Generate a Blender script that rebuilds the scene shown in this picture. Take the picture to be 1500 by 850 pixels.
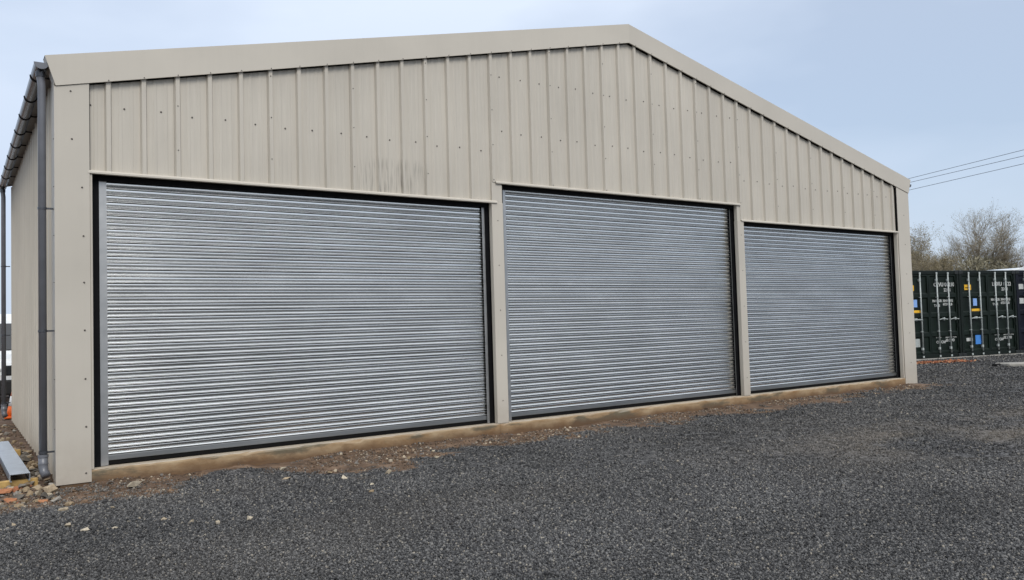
import bpy, bmesh, math, random
import numpy as np
from mathutils import Vector, Matrix
from math import radians, sin, cos, pi

for o in list(bpy.data.objects): bpy.data.objects.remove(o)
SC = bpy.context.scene
COL = SC.collection
random.seed(7); RNG = np.random.default_rng(7)

# ------------------------------------------------------------------ camera, sky, sun, exposure
yaw, pitch, roll = 0.60503, 0.04280, -0.02911
fwd = Vector((sin(yaw)*cos(pitch), cos(yaw)*cos(pitch), sin(pitch)))
rgt0 = Vector((cos(yaw), -sin(yaw), 0)); up0 = rgt0.cross(fwd)
rgt = cos(roll)*rgt0 + sin(roll)*up0; upv = -sin(roll)*rgt0 + cos(roll)*up0
cd = bpy.data.cameras.new('camera'); cam = bpy.data.objects.new('camera', cd); COL.objects.link(cam)
CAMP = Vector((-1.2887, -8.9994, 1.3018))
M3 = Matrix((rgt, upv, -fwd)).transposed()
cam.matrix_world = Matrix.Translation(CAMP) @ M3.to_4x4()
cd.sensor_width = 36; cd.sensor_fit = 'HORIZONTAL'; cd.lens = 36*1183.42/1500
cd.clip_start = .05; cd.clip_end = 3000
SC.camera = cam

SUN_EL, SUN_AZ = radians(42), radians(192)      # azimuth clockwise from +Y: the sun stands behind the camera, a little left
W = bpy.data.worlds.new('World'); SC.world = W; W.use_nodes = True
nt = W.node_tree; N = nt.nodes; L = nt.links; N.clear()
out = N.new('ShaderNodeOutputWorld'); bg = N.new('ShaderNodeBackground')
sky = N.new('ShaderNodeTexSky'); sky.sky_type = 'NISHITA'; sky.sun_disc = False
sky.sun_elevation = SUN_EL; sky.sun_rotation = SUN_AZ; sky.air_density = 1.0; sky.dust_density = 2.0; sky.ozone_density = 1.5
tc = N.new('ShaderNodeTexCoord')
mp = N.new('ShaderNodeMapping'); mp.inputs['Scale'].default_value = (1.3, 1.3, 3.2)
nz = N.new('ShaderNodeTexNoise'); nz.inputs['Scale'].default_value = 1.1; nz.inputs['Detail'].default_value = 5; nz.inputs['Roughness'].default_value = .5
rmp = N.new('ShaderNodeValToRGB')
rmp.color_ramp.elements[0].position = .36; rmp.color_ramp.elements[0].color = (.5,.5,.5,1)
rmp.color_ramp.elements[1].position = .62; rmp.color_ramp.elements[1].color = (.93,.93,.93,1)
# overcast cloud deck, brighter overhead than at the horizon as overcast skies are
sep = N.new('ShaderNodeSeparateXYZ'); mr = N.new('ShaderNodeMapRange')
mr.inputs['From Min'].default_value = 0; mr.inputs['From Max'].default_value = 1
mr.inputs['To Min'].default_value = 0; mr.inputs['To Max'].default_value = 1
vm = N.new('ShaderNodeMix'); vm.data_type = 'RGBA'; vm.inputs['A'].default_value = (4.7, 5.5, 6.8, 1); vm.inputs['B'].default_value = (13.0, 13.4, 14.0, 1)
mix = N.new('ShaderNodeMix'); mix.data_type = 'RGBA'
L.new(tc.outputs['Generated'], mp.inputs['Vector']); L.new(mp.outputs[0], nz.inputs['Vector'])
L.new(nz.outputs['Fac'], rmp.inputs['Fac']); L.new(rmp.outputs['Color'], mix.inputs['Factor'])
L.new(tc.outputs['Generated'], sep.inputs[0]); L.new(sep.outputs['Z'], mr.inputs['Value']); pw = N.new('ShaderNodeMath'); pw.operation = 'POWER'; pw.inputs[1].default_value = 1.8; L.new(mr.outputs[0], pw.inputs[0]); L.new(pw.outputs[0], vm.inputs['Factor'])
L.new(sky.outputs[0], mix.inputs['A']); L.new(vm.outputs['Result'], mix.inputs['B'])
L.new(mix.outputs['Result'], bg.inputs['Color']); bg.inputs['Strength'].default_value = .12
L.new(bg.outputs[0], out.inputs['Surface'])

sl = bpy.data.lights.new('sun', 'SUN'); sl.energy = 1.5; sl.angle = radians(25); sl.color = (1, .96, .9)
so = bpy.data.objects.new('sun', sl); COL.objects.link(so)
sd = Vector((sin(SUN_AZ)*cos(SUN_EL), cos(SUN_AZ)*cos(SUN_EL), sin(SUN_EL)))
so.rotation_euler = (-sd).to_track_quat('-Z', 'Y').to_euler(); so.location = (0, -20, 30)
SC.view_settings.view_transform = 'Standard'; SC.view_settings.look = 'None'
SC.view_settings.gamma = 1; SC.view_settings.use_curve_mapping = False
SC.view_settings.exposure = 0.18
SC.render.engine = 'CYCLES'

# ------------------------------------------------------------------ helpers
def obj(name, me, mat=None, parent=None, loc=(0,0,0), rot=(0,0,0), kind=None, smooth=False):
    if isinstance(me, bmesh.types.BMesh):
        m = bpy.data.meshes.new(name); me.to_mesh(m); me.free(); me = m
        if smooth:
            for f in me.polygons: f.use_smooth = True
    o = bpy.data.objects.new(name, me); COL.objects.link(o)
    if mat and not me.materials: me.materials.append(mat)
    if parent: o.parent = parent
    o.location = loc; o.rotation_euler = rot
    if kind: o['kind'] = kind
    return o
def empty(name, loc=(0,0,0), rz=0):
    o = bpy.data.objects.new(name, None); COL.objects.link(o); o.location = loc; o.rotation_euler = (0,0,rz)
    o.empty_display_size = .2
    return o
def tag(o, label, cat, group=None):
    o['label'] = label; o['category'] = cat
    if group: o['group'] = group
    return o
def box(bm, x0, x1, y0, y1, z0, z1):
    v = [bm.verts.new(c) for c in ((x0,y0,z0),(x1,y0,z0),(x1,y1,z0),(x0,y1,z0),(x0,y0,z1),(x1,y0,z1),(x1,y1,z1),(x0,y1,z1))]
    for f in ((0,3,2,1),(4,5,6,7),(0,1,5,4),(1,2,6,5),(2,3,7,6),(3,0,4,7)): bm.faces.new([v[i] for i in f])
    return v
def bbox(x0, x1, y0, y1, z0, z1, bev=0, seg=1):
    bm = bmesh.new(); box(bm, x0, x1, y0, y1, z0, z1)
    if bev: bmesh.ops.bevel(bm, geom=bm.edges[:], offset=bev, segments=seg, affect='EDGES', profile=.5)
    return bm
def tube(bm, pts, rad, n=10, cap=True):
    pts = [Vector(p) for p in pts]
    if not hasattr(rad, '__len__'): rad = [rad]*len(pts)
    rings = []; prev = None
    for i, p in enumerate(pts):
        if i == 0: t = pts[1]-p
        elif i == len(pts)-1: t = p-pts[i-1]
        else: t = (pts[i+1]-p).normalized() + (p-pts[i-1]).normalized()
        t.normalize()
        if prev is None:
            a = Vector((0,0,1)) if abs(t.z) < .9 else Vector((1,0,0))
            u = t.cross(a).normalized()
        else:
            u = (prev - t*prev.dot(t)).normalized()
        prev = u; w = t.cross(u)
        rings.append([bm.verts.new(p + rad[i]*(cos(2*pi*k/n)*u + sin(2*pi*k/n)*w)) for k in range(n)])
    for a, b in zip(rings, rings[1:]):
        for k in range(n): bm.faces.new((a[k], a[(k+1)%n], b[(k+1)%n], b[k]))
    if cap and n > 2:
        bm.faces.new(rings[0][::-1]); bm.faces.new(rings[-1])
def prism(bm, poly, axis, a, b):
    """poly: closed list of 2D points; axis 'x','y' or 'z' to extrude along"""
    def mk(p, t):
        return {'x': (t, p[0], p[1]), 'y': (p[0], t, p[1]), 'z': (p[0], p[1], t)}[axis]
    A = [bm.verts.new(mk(p, a)) for p in poly]; B = [bm.verts.new(mk(p, b)) for p in poly]
    n = len(poly)
    for i in range(n): bm.faces.new((A[i], A[(i+1)%n], B[(i+1)%n], B[i]))
    bm.faces.new(A[::-1]); bm.faces.new(B)
def recalc(bm): bmesh.ops.recalc_face_normals(bm, faces=bm.faces[:]); return bm

def hashn(ix, iy, s=0):
    h = (ix.astype(np.int64)*374761393 + iy.astype(np.int64)*668265263 + s*974634777) & 0xffffffff
    h = ((h ^ (h >> 13))*1274126177) & 0xffffffff
    return ((h ^ (h >> 16)) & 0xffff)/65535.0
def vnoise(x, y, s=0):
    x = np.asarray(x, float); y = np.asarray(y, float)
    ix = np.floor(x); iy = np.floor(y); fx = x-ix; fy = y-iy
    fx = fx*fx*(3-2*fx); fy = fy*fy*(3-2*fy)
    a = hashn(ix, iy, s); b = hashn(ix+1, iy, s); c = hashn(ix, iy+1, s); d = hashn(ix+1, iy+1, s)
    return (a*(1-fx)+b*fx)*(1-fy) + (c*(1-fx)+d*fx)*fy
def fbm(x, y, s=0, o=4):
    t = 0; a = .5
    for i in range(o): t = t + a*vnoise(x*2**i, y*2**i, s+i); a *= .5
    return t/(1-.5**o)
def sstep(a, b, x):
    t = np.clip((x-a)/(b-a), 0, 1); return t*t*(3-2*t)

# dirt strip along the plinth and round the left corner (1 = bare soil, 0 = gravel)
def dirt_mask(x, y):
    x = np.asarray(x, float); y = np.asarray(y, float)
    edge = -.84 + .9*(fbm(x*.9+3, y*.9, 11)-.5) + 1.0*(fbm(x*3.1, y*3.1, 21)-.5)
    edge = edge - .55*np.exp(-((x-2.5)/.7)**2) + .6*np.exp(-((x-.95)/.42)**2) + .25*sstep(9, 14, x) - .3*sstep(-.1, -.9, x)
    m = sstep(-.16, .16, y-edge)
    m = m*(1-sstep(14.6, 15.4, x + .6*(fbm(x, y, 5)-.5)))
    return m
def dusty_mask(x, y):
    return np.maximum(.12*sstep(.42, .75, fbm(x*.5+9, y*.9+2, 31)), .9*np.exp(-((y+3.0+.14*x)/1.25)**2)*sstep(4.0, 9, x)*sstep(.25, .62, fbm(x*.9, y*2.2, 33)))
def ground_z(x, y, detail=True):
    x = np.asarray(x, float); y = np.asarray(y, float)
    z = -.155 + .095*sstep(15, 23.5, x) + .03*(fbm(x*.3, y*.3, 41, 2)-.5)*sstep(60, 20, np.hypot(x, y))
    if detail:
        d = dirt_mask(x, y)*sstep(40, 20, np.hypot(x, y))
        rise = sstep(-.5, -.02, y)*sstep(-.6, -.3, x)*sstep(15.2, 14.6, x)
        z = z + d*(.05*(fbm(x*2.6, y*2.6, 51)-.45) + .035*(fbm(x*9, y*9, 61, 3)-.5)) + rise*.11*(fbm(x*1.7, y*.5, 71)-.40)
        z = z + .045*sstep(-.42, -.7, x)*sstep(-.9, -.2, y)*sstep(9, 7.5, y)
    return z
def gz(x, y): return float(ground_z(np.array([x]), np.array([y]))[0])

# ------------------------------------------------------------------ materials
def newmat(name):
    m = bpy.data.materials.new(name); m.use_nodes = True
    b = m.node_tree.nodes['Principled BSDF']
    return m, m.node_tree, b
def simple(name, col, rough=.6, metal=0, vary=.12, scale=8, bump=0, bscale=60, spec=.5, coat=0):
    m, t, b = newmat(name)
    n = t.nodes.new('ShaderNodeTexNoise'); n.inputs['Scale'].default_value = scale; n.inputs['Detail'].default_value = 6
    c = t.nodes.new('ShaderNodeTexCoord'); t.links.new(c.outputs['Object'], n.inputs['Vector'])
    r = t.nodes.new('ShaderNodeValToRGB')
    r.color_ramp.elements[0].position = .3; r.color_ramp.elements[1].position = .7
    r.color_ramp.elements[0].color = tuple(v*(1-vary) for v in col)+(1,)
    r.color_ramp.elements[1].color = tuple(min(1, v*(1+vary)) for v in col)+(1,)
    t.links.new(n.outputs['Fac'], r.inputs['Fac']); t.links.new(r.outputs['Color'], b.inputs['Base Color'])
    b.inputs['Roughness'].default_value = rough; b.inputs['Metallic'].default_value = metal
    b.inputs['Specular IOR Level'].default_value = spec; b.inputs['Coat Weight'].default_value = coat
    if bump:
        n2 = t.nodes.new('ShaderNodeTexNoise'); n2.inputs['Scale'].default_value = bscale; n2.inputs['Detail'].default_value = 4
        t.links.new(c.outputs['Object'], n2.inputs['Vector'])
        bp = t.nodes.new('ShaderNodeBump'); bp.inputs['Strength'].default_value = bump; bp.inputs['Distance'].default_value = .01
        t.links.new(n2.outputs['Fac'], bp.inputs['Height']); t.links.new(bp.outputs[0], b.inputs['Normal'])
    return m

def cladding_mat(name, col, stain=True, streak=1.0):
    m, t, b = newmat(name); n = t.nodes; l = t.links
    g = n.new('ShaderNodeNewGeometry'); s = n.new('ShaderNodeSeparateXYZ'); l.new(g.outputs['Position'], s.inputs[0])
    mp = n.new('ShaderNodeMapping'); mp.inputs['Scale'].default_value = (26, 26, 1.1); l.new(g.outputs['Position'], mp.inputs['Vector'])
    n1 = n.new('ShaderNodeTexNoise'); n1.inputs['Scale'].default_value = 1; n1.inputs['Detail'].default_value = 5; n1.inputs['Roughness'].default_value = .6
    l.new(mp.outputs[0], n1.inputs['Vector'])
    n2 = n.new('ShaderNodeTexNoise'); n2.inputs['Scale'].default_value = .7; n2.inputs['Detail'].default_value = 4; l.new(g.outputs['Position'], n2.inputs['Vector'])
    r1 = n.new('ShaderNodeMapRange'); r1.inputs['From Min'].default_value = .3; r1.inputs['From Max'].default_value = .75; r1.inputs['To Min'].default_value = 1+.04*streak; r1.inputs['To Max'].default_value = 1-.10*streak
    r2 = n.new('ShaderNodeMapRange'); r2.inputs['From Min'].default_value = .3; r2.inputs['From Max'].default_value = .7; r2.inputs['To Min'].default_value = .93; r2.inputs['To Max'].default_value = 1.05
    l.new(n1.outputs['Fac'], r1.inputs['Value']); l.new(n2.outputs['Fac'], r2.inputs['Value'])
    mu = n.new('ShaderNodeMath'); mu.operation = 'MULTIPLY'; l.new(r1.outputs[0], mu.inputs[0]); l.new(r2.outputs[0], mu.inputs[1])
    last = mu.outputs[0]
    if stain:   # grime streaks above the first door
        def rng(sock, a, b_, c, d):
            u = n.new('ShaderNodeMapRange'); u.inputs['From Min'].default_value = a; u.inputs['From Max'].default_value = b_; u.clamp = True
            l.new(sock, u.inputs['Value']); w = n.new('ShaderNodeMapRange'); w.inputs['From Min'].default_value = c; w.inputs['From Max'].default_value = d
            w.inputs['To Min'].default_value = 1; w.inputs['To Max'].default_value = 0; l.new(sock, w.inputs['Value'])
            q = n.new('ShaderNodeMath'); q.operation = 'MULTIPLY'; l.new(u.outputs[0], q.inputs[0]); l.new(w.outputs[0], q.inputs[1]); return q.outputs[0]
        mx = rng(s.outputs['X'], 2.6, 2.95, 3.6, 3.68); mz = rng(s.outputs['Z'], 2.6, 2.7, 3.28, 3.42)
        mp3 = n.new('ShaderNodeMapping'); mp3.inputs['Scale'].default_value = (38, 1, 2.2); l.new(g.outputs['Position'], mp3.inputs['Vector'])
        n3 = n.new('ShaderNodeTexNoise'); n3.inputs['Scale'].default_value = 1; n3.inputs['Detail'].default_value = 3; l.new(mp3.outputs[0], n3.inputs['Vector'])
        r3 = n.new('ShaderNodeMapRange'); r3.inputs['From Min'].default_value = .48; r3.inputs['From Max'].default_value = .72; l.new(n3.outputs['Fac'], r3.inputs['Value'])
        a = n.new('ShaderNodeMath'); a.operation = 'MULTIPLY'; l.new(mx, a.inputs[0]); l.new(mz, a.inputs[1])
        a2 = n.new('ShaderNodeMath'); a2.operation = 'MULTIPLY'; l.new(a.outputs[0], a2.inputs[0]); l.new(r3.outputs[0], a2.inputs[1])
        a3 = n.new('ShaderNodeMath'); a3.operation = 'MULTIPLY_ADD'; l.new(a2.outputs[0], a3.inputs[0]); a3.inputs[1].default_value = -.55; a3.inputs[2].default_value = 1
        a4 = n.new('ShaderNodeMath'); a4.operation = 'MULTIPLY'; l.new(a3.outputs[0], a4.inputs[0]); l.new(last, a4.inputs[1]); last = a4.outputs[0]
    # rain-splashed soil near the ground
    gr = n.new('ShaderNodeMapRange'); gr.inputs['From Min'].default_value = -.12; gr.inputs['From Max'].default_value = .35; gr.inputs['To Min'].default_value = 1; gr.inputs['To Max'].default_value = 0
    l.new(s.outputs['Z'], gr.inputs['Value'])
    n4 = n.new('ShaderNodeTexNoise'); n4.inputs['Scale'].default_value = 9; n4.inputs['Detail'].default_value = 6; l.new(g.outputs['Position'], n4.inputs['Vector'])
    g2 = n.new('ShaderNodeMath'); g2.operation = 'MULTIPLY'; l.new(gr.outputs[0], g2.inputs[0]); l.new(n4.outputs['Fac'], g2.inputs[1])
    g3 = n.new('ShaderNodeMath'); g3.operation = 'MULTIPLY'; l.new(g2.outputs[0], g3.inputs[0]); g3.inputs[1].default_value = .5
    oi = n.new('ShaderNodeObjectInfo'); ot = n.new('ShaderNodeMapRange'); ot.inputs['To Min'].default_value = .965; ot.inputs['To Max'].default_value = 1.035; l.new(oi.outputs['Random'], ot.inputs['Value'])
    om = n.new('ShaderNodeMath'); om.operation = 'MULTIPLY'; l.new(ot.outputs[0], om.inputs[0]); l.new(last, om.inputs[1]); last = om.outputs[0]
    sc = n.new('ShaderNodeVectorMath'); sc.operation = 'SCALE'; sc.inputs[0].default_value = col; l.new(last, sc.inputs['Scale'])
    mx2 = n.new('ShaderNodeMix'); mx2.data_type = 'RGBA'; l.new(g3.outputs[0], mx2.inputs['Factor']); l.new(sc.outputs[0], mx2.inputs['A']); mx2.inputs['B'].default_value = (.2,.14,.09,1)
    l.new(mx2.outputs['Result'], b.inputs['Base Color'])
    b.inputs['Roughness'].default_value = .48; b.inputs['Specular IOR Level'].default_value = .35
    # faint oil-canning of the sheet
    n5 = n.new('ShaderNodeTexNoise'); n5.inputs['Scale'].default_value = 2.2; n5.inputs['Detail'].default_value = 2; l.new(g.outputs['Position'], n5.inputs['Vector'])
    bp = n.new('ShaderNodeBump'); bp.inputs['Strength'].default_value = .12; bp.inputs['Distance'].default_value = .03
    l.new(n5.outputs['Fac'], bp.inputs['Height']); l.new(bp.outputs[0], b.inputs['Normal'])
    return m

def galv_mat(name, col=(.80,.805,.785), rough=.19, streak=True, bump=.0):
    m, t, b = newmat(name); n = t.nodes; l = t.links
    g = n.new('ShaderNodeNewGeometry')
    mp = n.new('ShaderNodeMapping'); mp.inputs['Scale'].default_value = (.7, 1, 3) if streak else (6,6,6); l.new(g.outputs['Position'], mp.inputs['Vector'])
    n1 = n.new('ShaderNodeTexNoise'); n1.inputs['Scale'].default_value = 1.5; n1.inputs['Detail'].default_value = 6; n1.inputs['Roughness'].default_value = .6; l.new(mp.outputs[0], n1.inputs['Vector'])
    r = n.new('ShaderNodeValToRGB'); e = r.color_ramp.elements
    e[0].position = .28; e[0].color = tuple(c*.9 for c in col)+(1,); e[1].position = .72; e[1].color = tuple(min(1, c*1.07) for c in col)+(1,)
    l.new(n1.outputs['Fac'], r.inputs['Fac']); l.new(r.outputs['Color'], b.inputs['Base Color'])
    rr = n.new('ShaderNodeMapRange'); rr.inputs['To Min'].default_value = rough-.07; rr.inputs['To Max'].default_value = rough+.1; l.new(n1.outputs['Fac'], rr.inputs['Value']); l.new(rr.outputs[0], b.inputs['Roughness'])
    b.inputs['Metallic'].default_value = 1
    n2 = n.new('ShaderNodeTexNoise'); n2.inputs['Scale'].default_value = 3.0; n2.inputs['Detail'].default_value = 3
    mp2 = n.new('ShaderNodeMapping'); mp2.inputs['Scale'].default_value = (1.2, 1, 5); l.new(g.outputs['Position'], mp2.inputs['Vector']); l.new(mp2.outputs[0], n2.inputs['Vector'])
    bp = n.new('ShaderNodeBump'); bp.inputs['Strength'].default_value = bump; bp.inputs['Distance'].default_value = .02
    l.new(n2.outputs['Fac'], bp.inputs['Height']); l.new(bp.outputs[0], b.inputs['Normal'])
    return m

def concrete_mat():
    m, t, b = newmat('plinth_concrete'); n = t.nodes; l = t.links
    g = n.new('ShaderNodeNewGeometry')
    def noise(sc, det, x=1, z=1):
        mp = n.new('ShaderNodeMapping'); mp.inputs['Scale'].default_value = (x,1,z); l.new(g.outputs['Position'], mp.inputs['Vector'])
        q = n.new('ShaderNodeTexNoise'); q.inputs['Scale'].default_value = sc; q.inputs['Detail'].default_value = det; q.inputs['Roughness'].default_value = .66; l.new(mp.outputs[0], q.inputs['Vector']); return q
    a = noise(4.5, 12, .6, 1.5); r = n.new('ShaderNodeValToRGB'); e = r.color_ramp.elements
    e[0].position = .3; e[0].color = (.22,.125,.055,1); e[1].position = .68; e[1].color = (.40,.30,.185,1)
    l.new(a.outputs['Fac'], r.inputs['Fac'])
    d = noise(1.5, 12, .55, 2.2); rd = n.new('ShaderNodeMapRange'); rd.inputs['From Min'].default_value = .53; rd.inputs['From Max'].default_value = .60; l.new(d.outputs['Fac'], rd.inputs['Value'])
    k = n.new('ShaderNodeMath'); k.operation = 'MULTIPLY'; l.new(rd.outputs[0], k.inputs[0]); k.inputs[1].default_value = .8
    mx = n.new('ShaderNodeMix'); mx.data_type = 'RGBA'; l.new(k.outputs[0], mx.inputs['Factor']); l.new(r.outputs['Color'], mx.inputs['A']); mx.inputs['B'].default_value = (.1,.095,.07,1)
    # paler on the upward-facing top arris
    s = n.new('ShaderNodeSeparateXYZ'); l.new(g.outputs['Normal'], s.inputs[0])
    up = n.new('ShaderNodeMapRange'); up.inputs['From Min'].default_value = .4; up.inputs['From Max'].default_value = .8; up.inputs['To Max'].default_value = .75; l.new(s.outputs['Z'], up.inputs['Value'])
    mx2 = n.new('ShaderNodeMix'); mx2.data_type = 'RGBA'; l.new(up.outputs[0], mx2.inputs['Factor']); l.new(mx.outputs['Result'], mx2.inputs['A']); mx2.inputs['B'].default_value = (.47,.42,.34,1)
    # soil splash from below
    sp = n.new('ShaderNodeSeparateXYZ'); l.new(g.outputs['Position'], sp.inputs[0])
    f = noise(4, 7); ad = n.new('ShaderNodeMath'); ad.operation = 'MULTIPLY_ADD'; l.new(f.outputs['Fac'], ad.inputs[0]); ad.inputs[1].default_value = -.16; l.new(sp.outputs['Z'], ad.inputs[2])
    rs = n.new('ShaderNodeMapRange'); rs.inputs['From Min'].default_value = -.21; rs.inputs['From Max'].default_value = -.12; rs.inputs['To Min'].default_value = .85; rs.inputs['To Max'].default_value = 0; l.new(ad.outputs[0], rs.inputs['Value'])
    mx3 = n.new('ShaderNodeMix'); mx3.data_type = 'RGBA'; l.new(rs.outputs[0], mx3.inputs['Factor']); l.new(mx2.outputs['Result'], mx3.inputs['A']); mx3.inputs['B'].default_value = (.12,.07,.04,1)
    l.new(mx3.outputs['Result'], b.inputs['Base Color']); b.inputs['Roughness'].default_value = .9; b.inputs['Specular IOR Level'].default_value = .2
    nb = noise(28, 6); bp = n.new('ShaderNodeBump'); bp.inputs['Strength'].default_value = .5; bp.inputs['Distance'].default_value = .012; l.new(nb.outputs['Fac'], bp.inputs['Height']); l.new(bp.outputs[0], b.inputs['Normal'])
    return m

def ground_mat():
    m, t, b = newmat('ground_gravel_and_soil'); n = t.nodes; l = t.links
    g = n.new('ShaderNodeNewGeometry')
    at = n.new('ShaderNodeAttribute'); at.attribute_name = 'dirt'; ad = n.new('ShaderNodeAttribute'); ad.attribute_name = 'dusty'
    v = n.new('ShaderNodeTexVoronoi'); v.inputs['Scale'].default_value = 42; l.new(g.outputs['Position'], v.inputs['Vector'])
    vs = n.new('ShaderNodeSeparateColor'); l.new(v.outputs['Color'], vs.inputs[0])
    r = n.new('ShaderNodeValToRGB'); e = r.color_ramp.elements
    e[0].position = 0; e[0].color = (.018,.018,.019,1); e[1].position = 1; e[1].color = (.17,.165,.16,1)
    x = r.color_ramp.elements.new(.55); x.color = (.055,.055,.056,1)
    l.new(vs.outputs['Red'], r.inputs['Fac'])
    n1 = n.new('ShaderNodeTexNoise'); n1.inputs['Scale'].default_value = .5; n1.inputs['Detail'].default_value = 7; l.new(g.outputs['Position'], n1.inputs['Vector'])
    du = n.new('ShaderNodeMath'); du.operation = 'MULTIPLY'; l.new(ad.outputs['Fac'], du.inputs[0]); l.new(n1.outputs['Fac'], du.inputs[1])
    mx = n.new('ShaderNodeMix'); mx.data_type = 'RGBA'; l.new(du.outputs[0], mx.inputs['Factor']); l.new(r.outputs['Color'], mx.inputs['A']); mx.inputs['B'].default_value = (.21,.17,.125,1)
    n2 = n.new('ShaderNodeTexNoise'); n2.inputs['Scale'].default_value = 5; n2.inputs['Detail'].default_value = 8; n2.inputs['Roughness'].default_value = .65; l.new(g.outputs['Position'], n2.inputs['Vector'])
    rd = n.new('ShaderNodeValToRGB'); q = rd.color_ramp.elements
    q[0].position = .3; q[0].color = (.05,.034,.022,1); q[1].position = .75; q[1].color = (.235,.160,.105,1); w = q.new(.5); w.color = (.115,.073,.047,1)
    l.new(n2.outputs['Fac'], rd.inputs['Fac'])
    n3 = n.new('ShaderNodeTexNoise'); n3.inputs['Scale'].default_value = 16; n3.inputs['Detail'].default_value = 6; l.new(g.outputs['Position'], n3.inputs['Vector'])
    k = n.new('ShaderNodeMath'); k.operation = 'ADD'; l.new(at.outputs['Fac'], k.inputs[0]); l.new(n3.outputs['Fac'], k.inputs[1])
    kr = n.new('ShaderNodeMapRange'); kr.inputs['From Min'].default_value = .85; kr.inputs['From Max'].default_value = 1.1; l.new(k.outputs[0], kr.inputs['Value'])
    mx2 = n.new('ShaderNodeMix'); mx2.data_type = 'RGBA'; l.new(kr.outputs[0], mx2.inputs['Factor']); l.new(mx.outputs['Result'], mx2.inputs['A']); l.new(rd.outputs['Color'], mx2.inputs['B'])
    l.new(mx2.outputs['Result'], b.inputs['Base Color']); b.inputs['Roughness'].default_value = .85; b.inputs['Specular IOR Level'].default_value = .3
    h = n.new('ShaderNodeMix'); h.data_type = 'FLOAT'; l.new(kr.outputs[0], h.inputs['Factor'])
    inv = n.new('ShaderNodeMath'); inv.operation = 'MULTIPLY'; l.new(v.outputs['Distance'], inv.inputs[0]); inv.inputs[1].default_value = -.9
    l.new(inv.outputs[0], h.inputs['A']); l.new(n3.outputs['Fac'], h.inputs['B'])
    bp = n.new('ShaderNodeBump'); bp.inputs['Strength'].default_value = .9; bp.inputs['Distance'].default_value = .015; l.new(h.outputs[0], bp.inputs['Height']); l.new(bp.outputs[0], b.inputs['Normal'])
    return m

def stone_mat(name, cols, rough=.8, macro=.0):
    """cols: list of (pos, colour); every instance or object takes its own shade"""
    m, t, b = newmat(name); n = t.nodes; l = t.links
    oi = n.new('ShaderNodeObjectInfo'); r = n.new('ShaderNodeValToRGB'); r.color_ramp.interpolation = 'LINEAR'
    e = r.color_ramp.elements
    e[0].position = cols[0][0]; e[0].color = cols[0][1]+(1,); e[1].position = cols[-1][0]; e[1].color = cols[-1][1]+(1,)
    for p_, c in cols[1:-1]: k = e.new(p_); k.color = c+(1,)
    sh = n.new('ShaderNodeAttribute'); sh.attribute_name = 'shade'
    ad = n.new('ShaderNodeMath'); ad.operation = 'ADD'; l.new(oi.outputs['Random'], ad.inputs[0]); l.new(sh.outputs['Fac'], ad.inputs[1])
    fr = n.new('ShaderNodeMath'); fr.operation = 'FRACT'; l.new(ad.outputs[0], fr.inputs[0]); l.new(fr.outputs[0], r.inputs['Fac'])
    c = n.new('ShaderNodeTexCoord'); nz = n.new('ShaderNodeTexNoise'); nz.inputs['Scale'].default_value = 2.5; nz.inputs['Detail'].default_value = 5; l.new(c.outputs['Object'], nz.inputs['Vector'])
    mr = n.new('ShaderNodeMapRange'); mr.inputs['From Min'].default_value = .3; mr.inputs['From Max'].default_value = .7; mr.inputs['To Min'].default_value = .75; mr.inputs['To Max'].default_value = 1.2; l.new(nz.outputs['Fac'], mr.inputs['Value'])
    s = n.new('ShaderNodeVectorMath'); s.operation = 'SCALE'; l.new(r.outputs['Color'], s.inputs[0]); l.new(mr.outputs[0], s.inputs['Scale'])
    gp = n.new('ShaderNodeNewGeometry'); n9 = n.new('ShaderNodeTexNoise'); n9.inputs['Scale'].default_value = .55; n9.inputs['Detail'].default_value = 5; l.new(gp.outputs['Position'], n9.inputs['Vector'])
    m9 = n.new('ShaderNodeMapRange'); m9.inputs['From Min'].default_value = .3; m9.inputs['From Max'].default_value = .7; m9.inputs['To Min'].default_value = 1-macro; m9.inputs['To Max'].default_value = 1+macro; l.new(n9.outputs['Fac'], m9.inputs['Value'])
    s9 = n.new('ShaderNodeVectorMath'); s9.operation = 'SCALE'; l.new(s.outputs[0], s9.inputs[0]); l.new(m9.outputs[0], s9.inputs['Scale'])
    dt = n.new('ShaderNodeAttribute'); dt.attribute_type = 'INSTANCER'; dt.attribute_name = 'dust'
    dx = n.new('ShaderNodeMix'); dx.data_type = 'RGBA'; l.new(dt.outputs['Fac'], dx.inputs['Factor']); l.new(s9.outputs[0], dx.inputs['A']); dx.inputs['B'].default_value = (.20,.168,.128,1)
    l.new(dx.outputs['Result'], b.inputs['Base Color']); b.inputs['Roughness'].default_value = rough; b.inputs['Specular IOR Level'].default_value = .35
    return m

M = dict(
    clad=cladding_mat('beige_cladding', (.505,.465,.395), streak=.9),
    trim=cladding_mat('beige_trim', (.515,.475,.405), stain=False, streak=.15),
    galv=galv_mat('galvanised_slat'),
    guide=galv_mat('galvanised_guide', (.44,.44,.43), .42, False),
    rail=galv_mat('bottom_rail_steel', (.34,.35,.35), .4),
    purlin=galv_mat('galvanised_purlin', (.66,.70,.74), .42, False),
    black=simple('black_steel', (.005,.005,.006), .7, vary=.2, spec=.12),
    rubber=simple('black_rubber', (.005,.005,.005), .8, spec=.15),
    conc=concrete_mat(), ground=ground_mat(),
    pvc=simple('grey_pvc', (.135,.14,.155), .32, vary=.1, spec=.5),
    gutter=simple('dark_grey_gutter_pvc', (.05,.053,.062), .22, vary=.25, scale=5, spec=.6),
    screw=simple('dark_screw_cap', (.07,.06,.05), .5),
    roof=simple('grey_roof_sheet', (.3,.3,.29), .6),
)

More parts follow.
